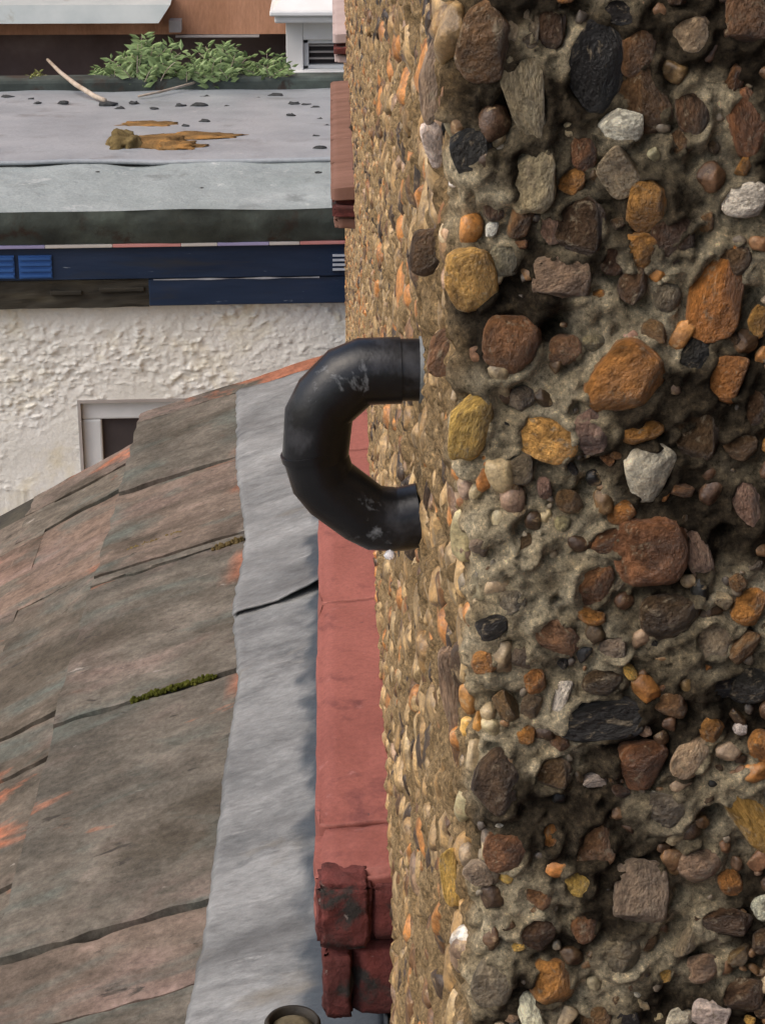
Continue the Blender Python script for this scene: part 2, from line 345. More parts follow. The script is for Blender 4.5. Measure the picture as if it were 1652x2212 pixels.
us = spaced(-.75,-.135,10)+spaced(-.135,0,110)+spaced(0,RC*math.pi/2,14)
u = RC*math.pi/2; st = .0025
while u < YE-Y0:
    us.append(u); u += st; st = min(.08, st*1.012)
us.append(YE-Y0)
vsn = spaced(-5,-1.3,20)+spaced(-1.3,-.95,50)+spaced(-.95,-.50,130)+spaced(-.50,-.03,330)+spaced(-.03,.3,30)+spaced(.3,2.6,30)+[2.6]
q = RC*math.pi/2
def snap(arr, val):
    i = min(range(len(arr)), key=lambda k: abs(arr[k]-val)); arr[i] = val
V = []; LM = []
for z in vsn:
    for u in us:
        x,y,nx,ny = profile(u)
        e = wall_disp(x,y,z) if -.2 < u < 3.5 else .002*nz(x,y,z,40)
        x2 = x + nx*e + bulge(y,z)*(1 if u>0 else max(0,1+u/.1)); y2 = y + ny*e
        V.append((x2-hp.x, y2-hp.y, z+CZ))
        lime = 0.0
        if u < .02:
            for c0, r in LIMEW:
                dd = math.hypot(x-c0.x, z+CZ-c0.z)/r
                lime = max(lime, 1.4-dd + .6*fbm(x,y,z,60,3))
            lime = max(0, min(1, max(lime*1.6, .5+1.6*fbm(x,y,z+3,22,3) - .62)))
        sand = max(0, min(1, (u-.004)/.02 + .5*nz(x,y,z,90)))
        LM.append((lime, sand))
nu = len(us); Fc = []
for j in range(len(vsn)-1):
    zc = (vsn[j]+vsn[j+1])/2
    for i in range(nu-1):
        uc = (us[i]+us[i+1])/2; yc = Y0+RC+(uc-q)
        Fc.append((j*nu+i+1, j*nu+i, (j+1)*nu+i, (j+1)*nu+i+1))
Va = np.array(V); uu = np.tile(np.array(us), len(vsn)); sel = np.where((uu < .004) & (uu > -.2))[0]
dist = np.full(len(sel), 9.0)
for (x,y,w_,h_,a,key) in ST:
    p = P(x,y,Y0); px = (p-Vector((0,0,CZ))).dot(FW)/F; ca, sa = math.cos(math.radians(a)), math.sin(math.radians(a))
    dx = Va[sel,0]+hp.x-p.x; dz = Va[sel,2]-p.z
    lx = (dx*ca - dz*sa)/(w_*px/2); lz = (dx*sa + dz*ca)/(h_*px/2)
    dist = np.minimum(dist, np.abs(np.hypot(lx,lz)-1.0))
Va[sel,1] -= .0027*np.exp(-(dist/.24)**2); V = [tuple(q_) for q_ in Va]
me = bpy.data.meshes.new('wall'); me.from_pydata(V, [], Fc); me.update(); me.shade_smooth(); me.materials.append(m_mort)
ca = me.color_attributes.new('lime', 'FLOAT_COLOR', 'POINT')
arr = np.zeros((len(V),4), dtype=np.float32); arr[:,:2] = LM; arr[:,3] = 1; ca.data.foreach_set('color', arr.ravel())
wall = link(bpy.data.objects.new('wall', me), house)

# house fabric round the opening the picture was taken from, the room behind, roof above
mb = MB()
mb.box((D+.003,-.95,CZ-.99), (D+.28,Y0-.004,CZ-.9)); child(mb.build('near_ledge', m_red, None, bevel=.004), house)
mb = MB(); mb.box((D,-3.2,0), (D+.28,-.95,CZ+2.6)); mb.box((D,-.95,0), (D+.28,Y0-.004,CZ-.992)); mb.box((D,-.95,CZ+.42), (D+.28,Y0-.004,CZ+2.6)); child(mb.build('near_wall', m_extwall), house)
mb = MB(); x0,x1,y0,y1,z0,z1 = D+.30, 3.4, -2.2, 2.4, CZ-1.5, CZ+.9
mb.add([(x0,y0,z0),(x1,y0,z0),(x1,y1,z0),(x0,y1,z0),(x0,y0,z1),(x1,y0,z1),(x1,y1,z1),(x0,y1,z1)], [(0,1,2,3),(7,6,5,4),(4,5,1,0),(5,6,2,1),(6,7,3,2)])
child(mb.build('room', m_room), house)
mb = MB(); mb.box((-.35,-3.3,CZ+2.6), (6,YE+.1,CZ+2.75)); child(mb.build('eaves', m_grime), house)
mb = MB(); mb.add([(-.35,-3.3,CZ+2.752),(6,-3.3,CZ+2.752),(6,YE+.1,CZ+2.752),(-.35,YE+.1,CZ+2.752),(2.8,-3.3,CZ+4.6),(2.8,YE+.1,CZ+4.6)], [(0,4,5,3),(4,1,2,5),(0,1,4),(3,5,2)])
child(mb.build('roof', m_slate), house)
mb = MB(); mb.box((D+.02,YE-.003,0), (6,YE+.1,CZ+2.6)); child(mb.build('end_wall', m_extwall), house)
# ---- sills
def lump(x0,x1,y0,y1,z0,z1, amp, s, nx=10, ny=10, nz_=8, seed=0, wash=0, rnd=0):
    """a solid block with rough faces"""
    bm = bmesh.new(); bmesh.ops.create_cube(bm, size=1)
    bmesh.ops.subdivide_edges(bm, edges=bm.edges[:], cuts=13, use_grid_fill=True)
    for v in bm.verts:
        p = v.co; c = Vector((max(-1,min(1,p.x*2)), max(-1,min(1,p.y*2)), max(-1,min(1,p.z*2))))
        k = sum(1 for t in c if abs(t) > .98)
        if rnd:
            e_ = 3.2; pn = p*2; m_ = (abs(pn.x)**e_+abs(pn.y)**e_+abs(pn.z)**e_)**(1/e_); p = p.lerp(pn/m_/2*max(abs(pn.x),abs(pn.y),abs(pn.z)), rnd)
        X = (x0+x1)/2+p.x*(x1-x0); Yy = (y0+y1)/2+p.y*(y1-y0); Z = (z0+z1)/2+p.z*(z1-z0)
        Z -= wash*max(0,(D-X))*(p.z+.5)
        n3 = Vector((fbm(X+seed,Yy,Z,s,3), fbm(X,Yy+seed+5,Z,s,3), fbm(X,Yy,Z+seed+9,s,3)))
        o = Vector((X,Yy,Z)) + n3*amp
        if k >= 2:                                       # worn arrises
            o -= Vector((c.x*(abs(c.x)>.98), c.y*(abs(c.y)>.98), c.z*(abs(c.z)>.98)))*(amp*1.0+.002)
        v.co = o + Vector((0,0,CZ))
    m = bpy.data.meshes.new('lump'); bm.to_mesh(m); bm.free(); return m
def lump_obj(name, mat, parent, *a, **k):
    m = lump(*a, **k); m.name = name; m.materials.append(mat); m.shade_smooth()
    o = bpy.data.objects.new(name, m); link(o); child(o, parent) if parent is house else link_parent(o, parent); return o
def link_parent(o, p): o.parent = p
sx0 = -.020
js = [1.500, 1.594, 2.083, 2.575, 2.93]
s1 = None
mb = MB(); mb.box((sx0+.012,1.51,CZ+SILL-.06),(D+.07,2.92,CZ+SILL-.012)); s1 = child(mb.build('ledge', m_reddark), house)
s1['label'] = 'red painted masonry ledge beside the lead strip'
for k in range(4):
    g = .0034 if k else .0050
    lump_obj('ledge_block', m_red, s1, sx0, D+.08, js[k]+g, js[k+1]-g, SILL-.055, SILL, .0022 if k else .0030, 26 if k else 45, seed=k*3.7, wash=.10)
# the rough brick end below the first block
lump_obj('end_brick', m_reddark, s1, sx0+.001, sx0+.047, 1.488, 1.53, SILL-.066, SILL-.003, .0026, 70, seed=2, rnd=.25)
lump_obj('end_brick', m_reddark, s1, sx0+.044, D+.07, 1.494, 1.54, SILL-.062, SILL-.010, .002, 60, seed=4, rnd=.1)
lump_obj('end_brick', m_reddark, s1, sx0+.006, sx0+.031, 1.490, 1.60, SILL-.140, SILL-.068, .0026, 70, seed=7, rnd=.2)
lump_obj('end_brick', m_reddark, s1, sx0+.0305, D+.07, 1.496, 1.60, SILL-.139, SILL-.067, .0022, 60, seed=9, rnd=.1)
lump_obj('mortar_bed', m_reddark, s1, sx0+.018, D+.07, 1.510, 2.90, SILL-.13, SILL-.055, .004, 60, seed=12)
# second and third sills further along
def far_sill(x0, y0, y1, mat, dark, lab):
    mb = MB(); mb.box((x0+.01,y0+.02,CZ+SILL-.06),(D+.07,y1-.01,CZ+SILL-.01)); s = child(mb.build('ledge', dark), house); s['label'] = lab
    n_ = max(2, round((y1-y0)/.24))
    for k in range(n_):
        a = y0+(y1-y0)*k/n_; b_ = y0+(y1-y0)*(k+1)/n_
        lump_obj('ledge_block', mat, s, x0, D+.07, a+.0003, b_-.0003, SILL-.034, SILL, .0012, 20, seed=y0, wash=.1)
    lump_obj('end_brick', dark, s, x0+.003, D+.07, y0-.02, y0+.06, SILL-.062, SILL-.042, .002, 30, seed=y0+2)
    lump_obj('end_brick', mat, s, x0+.006, D+.07, y0-.01, y0+.06, SILL-.088, SILL-.066, .004, 30, seed=y0+3)
far_sill(-.004, 4.17, 5.46, m_red2, m_reddark, 'brown terracotta ledge beside the grey flat roof')
far_sill(.004, 6.30, 7.25, m_pink, m_reddark, 'pale pink ledge at the far end of the wall')

# ---- pebbles
def pebble_mesh(k, sub=4):
    bm = bmesh.new(); bmesh.ops.create_icosphere(bm, subdivisions=sub, radius=1)
    r = random.Random(100+k); pl = []
    for _ in range(r.randint(4,8)):
        n3 = Vector((r.gauss(0,1), r.gauss(0,1), r.gauss(0,1))).normalized(); pl.append((n3, r.uniform(.62,.92)))
    for v in bm.verts:
        p = v.co.copy(); e = 3.0
        s_ = (abs(p.x)**e+abs(p.y)**e+abs(p.z)**e)**(1/e); p = p/s_ if k % 3 else p
        p *= 1 + .16*noise.noise(p*1.3+Vector((k*5.1,0,0))) 
        for n3, d in pl:
            t = p.dot(n3)
            if t > d: p -= n3*(t-d)*.88
        p *= 1 + .035*noise.noise(p*4+Vector((0,k*3.3,0))) + .015*noise.noise(p*11)
        v.co = p
    m = bpy.data.meshes.new('pebble'); bm.to_mesh(m); bm.free(); m.shade_smooth(); m.materials.append(m_peb); return m
PEB = [pebble_mesh(k) for k in range(16)]
zF = 1/F
front_n = 0; used = []
def stone_col(key, r):
    c0 = C_[key]; s_ = r.uniform(.8,1.2); return tuple(min(.9, c0[i]*s_*r.uniform(.93,1.07)) for i in range(3)) + (1,)
def put(loc, sc, rot, col, mi):
    o = bpy.data.objects.new('pebble', PEB[mi]); o.scale = sc; o.rotation_euler = rot; o.color = col
    link(o, house); o.location = Vector(loc) - house.location; return o
pebs = []
for k, (x,y,w_,h_,a,key) in enumerate(ST):
    p = P(x,y,Y0); z = (p-Vector((0,0,CZ))).dot(FW); px = z*zF
    if x < 990:                                          # on the rounded corner
        p = P(x,y,Y0+.035); z = (p-Vector((0,0,CZ))).dot(FW); px = z*zF
    a_ = w_*px/2*1.05; c_ = h_*px/2*1.05/math.cos(TH*.6); b_ = .50*min(a_,c_)
    dpt = b_*rng.uniform(.05,.30) if w_ > 50 else b_*.15
    if key in 'DKG': dpt *= .6
    pebs.append(put((p.x, p.y-dpt*.8, p.z), (a_,b_,c_), (rng.uniform(-.15,.15), math.radians(a), rng.uniform(-.2,.2)), stone_col(key, rng), k % 16))
    used.append((p.x, p.z, max(a_,c_)*.8+min(a_,c_)*.15))
keys = 'OOBBDDTTPPRDBYGKWOBRD'
tries = 0
while len(pebs) < 298 and tries < 9000:
    tries += 1
    x = D + rng.uniform(.004,.135); z = CZ - rng.uniform(.055,.475); s_ = rng.uniform(.0022,.0068) if len(pebs) < 200 else rng.uniform(.0016,.0035)
    if any(math.hypot(x-q_[0], z-q_[1]) < (q_[2]+s_)*.86 for q_ in used): continue
    used.append((x,z,s_)); asp = rng.uniform(.75,1.3)
    pebs.append(put((x, Y0-s_*rng.uniform(-.3,.2), z), (s_*asp, s_*.7, s_/asp), (rng.uniform(-.4,.4), rng.uniform(0,6.3), rng.uniform(-.4,.4)), stone_col(rng.choice(keys), rng), rng.randrange(16)))

it = []
for _ in range(110):                                     # stones bedded round the corner itself
    t = rng.uniform(-.25,1.15)*math.pi/2; z = -rng.uniform(.0,.55); s_ = rng.uniform(.0025,.0065)
    cx_, cy_ = D+RC-RC*math.sin(max(0,min(math.pi/2,t))), Y0+RC-RC*math.cos(max(0,min(math.pi/2,t)))
    if t < 0: cx_ -= t*RC
    cx_ += bulge(cy_,z); c0 = rng.choice(['T','T','P','P','O','B','D','W','Y','R','G','T','P']); 
    it.append(((cx_+.002,cy_+.002,z+CZ),(s_*.85,s_*.85,s_*rng.uniform(.9,1.7)),(rng.uniform(-.4,.4),rng.uniform(-.5,.5),rng.uniform(0,6)), stone_col(c0,rng)))
corner_items = it
# joined pebbles: the side of the wall running away, and the remaining grit
def ico(sub):
    bm = bmesh.new(); bmesh.ops.create_icosphere(bm, subdivisions=sub, radius=1)
    v = np.array([p.co[:] for p in bm.verts]); f = np.array([[q_.index for q_ in t.verts] for t in bm.faces]); bm.free(); return v, f
I1, I2, I3 = ico(1), ico(2), ico(3)
VAR = {}
for sub, n_ in ((2, len(I2[0])), (3, len(I3[0]))):          # angular variants with the same topology
    VAR[n_] = []
    for k in range(8):
        m = pebble_mesh(k*2+1, sub); a = np.zeros(n_*3); m.vertices.foreach_get('co', a); VAR[n_].append(a.reshape(-1,3)); bpy.data.meshes.remove(m)
def joined(name, items, base, mat, parent, label=None):
    bv, bf = base; n_ = len(bv); N = len(items)
    if not N: return
    Vv = np.zeros((N,n_,3)); Cc = np.zeros((N,n_,4), dtype=np.float32)
    for i, (loc, sc, rot, col) in enumerate(items):
        R = np.array(Matrix.Rotation(rot[2],3,'Z') @ Matrix.Rotation(rot[1],3,'Y') @ Matrix.Rotation(rot[0],3,'X'))
        ja = .02 if n_ > 100 else (.06 if n_ > 20 else .18); jit = 1 + nr.uniform(-ja,ja,(n_,1)); src = VAR[n_][i % 8] if n_ in VAR else bv; Vv[i] = (src*jit*np.array(sc)) @ R.T + np.array(loc); Cc[i] = col
    Ff = (bf[None] + (np.arange(N)*n_)[:,None,None]).reshape(-1,3)
    m = bpy.data.meshes.new(name); m.from_pydata(Vv.reshape(-1,3), [], Ff.tolist()); m.update(); m.shade_smooth(); m.materials.append(mat)
    ca = m.color_attributes.new('stone','FLOAT_COLOR','POINT'); ca.data.foreach_set('color', Cc.ravel())
    o = bpy.data.objects.new(name, m); link(o); child(o, parent); o['kind'] = 'stuff'; return o
SC = [((.36,.24,.112),18),((.41,.29,.145),5),((.32,.20,.085),9),((.40,.175,.052),7),((.14,.072,.03),7),((.045,.027,.015),8),((.30,.195,.12),2)]  # darkest stones stand in for the shade inside the wall's cavities
cols = [c0 for c0,k in SC for _ in range(k)]
def side_items(y0, y1, dens, smin, smax, marg):
    out = []; area = 0; n_ = int((y1-y0)*1.0*1e4)
    yy = y0
    while yy < y1:
        dy = .02; lo = -(yy*math.tan(math.radians(35.3))+marg); hi = -(yy*math.tan(math.radians(6.5)))+marg
        for _ in range(int(dens*dy*(hi-lo))):
            y = yy+rng.random()*dy; z = rng.uniform(lo,hi)
            if any(a < y < b_ and SILL-.1 < z < SILL for a,b_ in LEDGES): continue
            if math.hypot(y-1.0, (z+.30)) < .012: continue
            s_ = rng.uniform(smin,smax)
            c0 = rng.choice(cols); q_ = rng.uniform(.8,1.15)
            out.append(((D+bulge(y,z)+s_*rng.uniform(.25,.62), y, z+CZ), (s_*rng.uniform(.45,.7), s_*rng.uniform(.6,1.1), s_*rng.uniform(.8,1.6)), (rng.uniform(-.9,.9),rng.uniform(-.3,.3),rng.uniform(-.3,.3)), (c0[0]*q_,c0[1]*q_,c0[2]*q_,1)))
        yy += dy
    return out
joined('pebbles_corner', corner_items, I3, m_pebs, house)
joined('pebbles_side_near', side_items(Y0+.012, 1.1, 2100, .0035, .0125, .04), I3, m_pebs, house)
joined('pebbles_side_middle', side_items(1.1, 2.0, 1900, .004, .0145, .06), I2, m_pebs, house)
joined('pebbles_side_far', side_items(2.0, YE, 1600, .005, .014, .10), I1, m_pebs, house)
it = []
for _ in range(900):
    x = D+rng.uniform(.004,.25); z = CZ-rng.uniform(-.1,.6); s_ = rng.uniform(.0008,.0022)
    if any(math.hypot(x-q_[0], z-q_[1]) < q_[2]*.8 for q_ in used): continue
    c0 = rng.choice([(.30,.26,.19),(.22,.18,.13),(.12,.10,.08),(.24,.14,.07)])
    it.append(((x, Y0+s_*.2, z), (s_*1.3,s_*.8,s_), (0,rng.uniform(0,6),0), (*c0,1)))
for _ in range(500):                                     # stones of the face beyond the picture
    x = D+rng.uniform(.145,.30); z = CZ-rng.uniform(-.38,.9); s_ = rng.uniform(.004,.010)
    c0 = stone_col(rng.choice(keys), rng); it.append(((x, Y0-s_*.2, z), (s_,s_*.7,s_), (0,rng.uniform(0,6),0), c0))
joined('grit', it, I2, m_pebs, house)
it = []; tries = 0
while len(it) < 260 and tries < 12000:
    tries += 1
    x = D+rng.uniform(.010,.140); z = CZ-rng.uniform(.05,.48); s_ = rng.uniform(.0020,.0050)
    if any(math.hypot(x-q_[0], z-q_[1]) < (q_[2]*.92+s_*.55) for q_ in used): continue
    if x < D+.05 and rng.random() < .55: continue
    used.append((x,z,s_*.8)); asp = rng.uniform(.7,1.4)
    it.append(((x, Y0+s_*rng.uniform(-.1,.2), z), (s_*asp, s_*.7, s_/asp), (rng.uniform(-.3,.3),rng.uniform(0,6),rng.uniform(-.3,.3)), stone_col(rng.choice('OBDDBTPRDBDKBD'), rng)))
joined('small_pebbles', it, I3, m_pebs, house)

# ------------------------------------------------------------------ overflow pipe
YP = 1.0
R_ = 70*1.045*YP/F
pipe = empty('overflow_pipe', P(915,800,YP), 'black plastic overflow pipe bent back in a U towards the pebbledash wall', 'pipe')
def pp(l_): return [P(x,y,YP) for x,y in l_]
def sm(pts, n=3):                                       # light rounding of a polyline
    for _ in range(n):
        o = [pts[0]]
        for a,b_ in zip(pts,pts[1:]): o += [a.lerp(b_,.16), a.lerp(b_,.84)]
        pts = o+[pts[-1]]
    return pts
def pc(o, parent=pipe):
    md = o.modifiers.new('kinks','EDGE_SPLIT'); md.split_angle = math.radians(24)
    o.parent = parent; o.matrix_parent_inverse = Matrix.Translation(-pipe.location) if parent is pipe else Matrix.Identity(4); return o
mb = MB(); mb.tube(pp([(1010,798),(880,799),(796,802)]), [R_*.97]*3, 28); pc(mb.build('straight_tube', m_pipe, None, True))
mb = MB(); mb.tube(pp([(914,799),(905,799)]), R_*1.045, 28); pc(mb.build('joint_seam', m_seam, None, True))
up_ = pp([(866,800),(768,803),(690,878),(681,985)])
mb = MB(); mb.tube(sm(up_,1), R_*1.04, 28); e1 = pc(mb.build('elbow', m_pipe, None, True))
lo_ = pp([(680,978),(700,1044),(800,1118),(862,1122),(908,1112)])
mb = MB(); mb.tube(sm(lo_,1), R_*1.02, 28, cap=False)
mb.tube(lo_[-3:][::-1], R_*.86, 28, cap=False)
# rim between outer and inner skin
e2 = pc(mb.build('elbow', m_pipe, None, True))
def ring(p, t, r0, r1, w_, n=28):
    t = t.normalized(); a = t.cross(Vector((0.02,1,0.01))).normalized(); b_ = a.cross(t).normalized(); mb = MB(); vs_=[]; 
    for (r,o) in ((r0,0),(r1,0),(r1,w_),(r0,w_)):
        for i in range(n):
            an = 2*math.pi*i/n; vs_.append(p+t*o+a*(r*math.cos(an))+b_*(r*math.sin(an)))
    fs = []
    for k in range(4):
        for i in range(n):
            j=(i+1)%n; k2=(k+1)%4; fs.append((k*n+i,k*n+j,k2*n+j,k2*n+i))
    mb.add(vs_, fs); return mb
t_ = lo_[-1]-lo_[-2]
pc(ring(lo_[-1], t_, R_*.84, R_*1.025, R_*.06).build('outlet_rim', m_pipe, None, True))
pc(ring(lo_[0]-(lo_[1]-lo_[0]).normalized()*R_*.2, lo_[1]-lo_[0], R_*.9, R_*1.07, R_*.22).build('collar', m_pipe, None, True))
dp = P(842,1199,YP-.016)
mb = MB(); mb.lathe([(0.0001,dp.z+.0030),(.0020,dp.z+.0020),(.0032,dp.z),(.0026,dp.z-.0016),(.0001,dp.z-.0028)], dp.x, dp.y, 16)
tag(mb.build('water_drop', m_drop, None, True), 'drop of water, glint in its white colour, hanging under the black pipe', 'water drop')

# ------------------------------------------------------------------ lean-to extension with tiled roof
HR = 1.10; YV = 3.72                                    # roof meets the wall HR below the eye, far verge
ext = empty('lean_to_extension', (-1.2, 2.4, 0), 'weathered grey and pink tiled lean-to roof below the red sill', 'extension')
T1, T2 = .32, .54
p1 = Vector((D,0,CZ-HR)); n1 = Vector((-T1,0,1)).normalized()
xt1 = PL(150,1450,p1,n1).x
p2 = Vector((xt1,0,CZ-HR-T1*(D-xt1)-.024)); n2 = Vector((-T2,0,1)).normalized()
xt2 = PL(62,1110,p2,n2).x
def tilez(course, x):
    if course == 0: return CZ-HR-T1*(D-x)
    z = p2.z - T2*(xt1-x); return z
tails = [D-.02, xt1, xt2]
while tails[-1] > -1.9: tails.append(tails[-1]-.155)
def yj(x,y,c): 
    return (PL(x,y,p1,n1) if c == 0 else PL(x,y,p2,n2)).y
j0 = [1.05, 1.30, yj(330,2150,0), yj(300,1985,0), yj(300,1508,0), yj(330,1225,0), yj(450,1170,0), yj(430,1010,0), yj(420,880,0)+.02, YV]
open0 = {3:.013, 4:.016, 6:.010, 7:.012}
j1 = [1.05,1.3,1.55, yj(10,1918,1), yj(20,1675,1), yj(50,1572,1), yj(120,1275,1), yj(150,1115,1), yj(190,1045,1), YV-.10]
j0.sort(); j1.sort()
# the joints that stand open (dark in the picture)
o0 = [yj(300,1985,0), yj(300,1508,0), yj(450,1170,0), yj(430,1010,0)]; o1 = [yj(10,1918,1), yj(20,1675,1), yj(50,1572,1), yj(150,1115,1), yj(190,1045,1)]
def is_open(y, lst): return any(abs(y-t) < 1e-6 for t in lst)
tint = [(.92,.90,.86),(1.08,.93,.86),(.80,.82,.78),(1.2,.97,.90),(.95,.93,.89),(.74,.75,.71)]
def tile(course, xa, xb, ya, yb, lift, ga, gb, seed, col):
    th = .012; mb = MB(); nu_, nv_ = 30, 14
    za0 = tilez(min(course,1), 0)
    def base(x): 
        z = tilez(course if course == 0 else 1, x)
        if course > 1: z += -.004*(course-1)*0
        return z
    def top(u,v):
        x = xa+(xb-xa)*u; y = (ya+ga)+((yb-gb)-(ya+ga))*v
        eu = min(v,1-v); ed = .0065*fbm(x*1.0+seed,seed,(0 if v<.5 else 9),26,4)*(1 if eu < .04 else 0)
        tb = .005*fbm(seed,y,0,24,3)*(1 if u > .96 else 0)
        z = base(x) + .004*math.sin(math.pi*v)*(-.4) + .0022*fbm(x+seed,y,seed,9,3) + lift*(1-v) + .003*(u-.5)*nz(seed,3,1)
        if eu < .02 or u > .98: z -= .002
        return (x+tb, y+ed, z)
    mb.grid(top, nu_, nv_, flip=True)
    n_ = len(mb.v)
    for (x,y,z) in list(mb.v): mb.v.append((x,y,z-th))
    W_ = nu_+1
    ring_ = [i for i in range(W_)] + [j*W_+nu_ for j in range(1,nv_+1)] + [nv_*W_+i for i in range(nu_-1,-1,-1)] + [j*W_ for j in range(nv_-1,0,-1)]
    for a,b_ in zip(ring_, ring_[1:]+ring_[:1]): mb.f.append((a,b_,b_+n_,a+n_)[::-1])
    o = mb.build('roof_tile', m_tile, None, True)
    if course == 0:                                      # faces scraped bare where the lead was dressed down
        ca = o.data.color_attributes.new('bare','FLOAT_COLOR','POINT')
        for i, v in enumerate(o.data.vertices):
            e = (v.co.x - edge_x(v.co.y) + .006)/.03 + 2.6*fbm(v.co.x*.6,v.co.y*1.2,seed*.01,13,3) - .75
            ca.data[i].color = (max(0,min(.85,e)),0,0,1)
    md = o.modifiers.new('edges','EDGE_SPLIT'); md.split_angle = math.radians(50)
    o.color = (*col,1); child(o, ext); return o
# ---- lead flashing, two sheets with a lap
edge = [(510,845),(512,930),(510,1000),(522,1080),(531,1150),(518,1230),(503,1300),(508,1370),(516,1450),(500,1550),(485,1650),(474,1750),(460,1850),(452,1930),(440,2000),(420,2100),(395,2212),(360,2330),(330,2450)]
ew = sorted([(PL(x,y,p1+Vector((0,0,.02)),n1).y, PL(x,y,p1+Vector((0,0,.02)),n1).x) for x,y in edge])
def edge_x(y):
    if y <= ew[0][0]: return ew[0][1]
    for (a,xa),(b_,xb) in zip(ew,ew[1:]):
        if a <= y <= b_: return xa+(xb-xa)*(y-a)/(b_-a)
    return ew[-1][1]
for ci in range(len(tails)-1):
    js_ = j0 if ci == 0 else (j1 if ci == 1 else [1.05+.165*k+(.08 if ci % 2 else 0) for k in range(15)]+[YV-.08-.06*ci])
    op = o0 if ci == 0 else (o1 if ci == 1 else [])
    for k,(ya,yb) in enumerate(zip(js_, js_[1:])):
        if yb-ya < .03: continue
        xa = tails[ci]+(.05 if ci else 0); xb = tails[ci+1] + rng.uniform(-.004,.004)
        lift = .0025 if is_open(ya,op) else rng.uniform(0,.001)
        if ci and False: pass
        tile(ci, xa, xb, ya, yb, lift, .0008, .0095 if is_open(yb,op) else .0010, rng.uniform(0,90), rng.choice(tint) if ci == 0 else tuple(a*b for a,b in zip(rng.choice(tint),(1.24,1.14,1.10))))
# deck, verge mortar, walls
xe = tails[-1]
mb = MB(); mb.add([(D,1.05,CZ-HR-.045),(xt1,1.05,tilez(0,xt1)-.05),(xe,1.05,tilez(1,xe)-.04),(D,YV-.02,CZ-HR-.045),(xt1,YV-.02,tilez(0,xt1)-.05),(xe,YV-.02,tilez(1,xe)-.04)],[(0,1,4,3),(1,2,5,4)])
child(mb.build('roof_deck', m_rot), ext)
mb = MB()
for y in (1.05,YV-.12):
    mb.add([(D,y,0),(xe+.1,y,0),(xe+.1,y,tilez(1,xe+.1)-.05),(xt1,y,tilez(0,xt1)-.06),(D,y,CZ-HR-.05)],[(0,1,2,3,4)])
mb.add([(xe+.1,1.05,0),(xe+.1,YV-.12,0),(xe+.1,YV-.12,tilez(1,xe+.1)-.05),(xe+.1,1.05,tilez(1,xe+.1)-.05)],[(0,1,2,3)])
child(mb.build('extension_wall', m_extwall), ext)

def flash(name, y0, y1, lift0, seed):
    mb = MB()
    def fn(u,v):
        y = y0+(y1-y0)*v; ex = edge_x(y)+.003*fbm(y,seed,0,30,2)
        if u < .3:                                       # upstand on the wall
            t = u/.3; x = D-.005; z = CZ-HR+.012 + .050*(1-t)*min(1,max(.05,(YV-.11-y)/.3))
        else:
            t = (u-.3)/.7; x = (D-.005)+(ex-D+.005)*t; z = tilez(0,x)+.011-.004*(t>.97)
            if t < .12: z += .012*(1-t/.12)**2
            z += .0040*fbm(x,y,seed,11,3)*min(1,t*4) + .0012*fbm(x,y*1.2,seed,45,3)
            near = max(0,1-v*(y1-y0)/.10)
            z += lift0*near*near*(.35+ .65*max(0,1-abs(t-.30)/.35))
        return (x,y,z)
    mb.grid(fn, 46, int((y1-y0)/.008), flip=True)
    o = mb.build(name, m_lead, None, True); ca = o.data.color_attributes.new('dark_band','FLOAT_COLOR','POINT')
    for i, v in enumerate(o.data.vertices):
        x, y, z = v.co; e = (x+.040 + .020*fbm(x*1.2,y,seed,22,4) + .012*nz(y,seed,0,3))/.016  # ragged-edged band, darker towards the wall
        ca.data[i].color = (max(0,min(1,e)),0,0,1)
    md = o.modifiers.new('thick','SOLIDIFY'); md.thickness = .0025; md.offset = 0
    return child(o, ext)
ylap = PL(560,1312,p1+Vector((0,0,.015)),n1).y
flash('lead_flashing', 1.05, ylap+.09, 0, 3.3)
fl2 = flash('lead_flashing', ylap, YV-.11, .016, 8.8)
for v in fl2.data.vertices: v.co.z += .0035

# moss in the open joint
def moss_blob(name, pts, rad, n_, mat, label, cat, sub=2):
    it = []
    bv, bf = I2; V_=[]; F_=[]
    for i in range(n_):
        t = rng.random()*(len(pts)-1); k = int(t); p = Vector(pts[k]).lerp(Vector(pts[k+1]), t-k)
        s_ = rad*rng.uniform(.35,1); b = len(V_)
        o = Vector((rng.gauss(0,1),rng.gauss(0,1),rng.gauss(0,.5)))*rad*.7
        for q_ in bv:
            j = 1+rng.uniform(-.3,.3); V_.append(tuple(p+o+Vector(q_)*s_*j))
        F_ += [tuple(int(x)+b for x in f) for f in bf]
    mb = MB(); mb.v = V_; mb.f = F_; return tag(mb.build(name, mat, None, False), label, cat)
def onroof(x,y,dz=.0): p = PL(x,y,p1,n1); p.z += dz; return p
moss_blob('moss_clump', [onroof(285,1516),onroof(340,1498,.002),onroof(400,1480,.002),onroof(465,1460)], .0030, 320, m_moss, 'green cushion of moss filling the joint between two roof tiles', 'moss')
moss_blob('moss_clump', [onroof(468,1186),onroof(520,1166)], .004, 60, m_mosso, 'small brown moss tuft at the tile edge by the lead', 'moss')
moss_blob('moss_clump', [onroof(275,1190),onroof(390,1150)], .003, 90, m_mosso, 'thin dark moss line along an upper tile joint', 'moss')

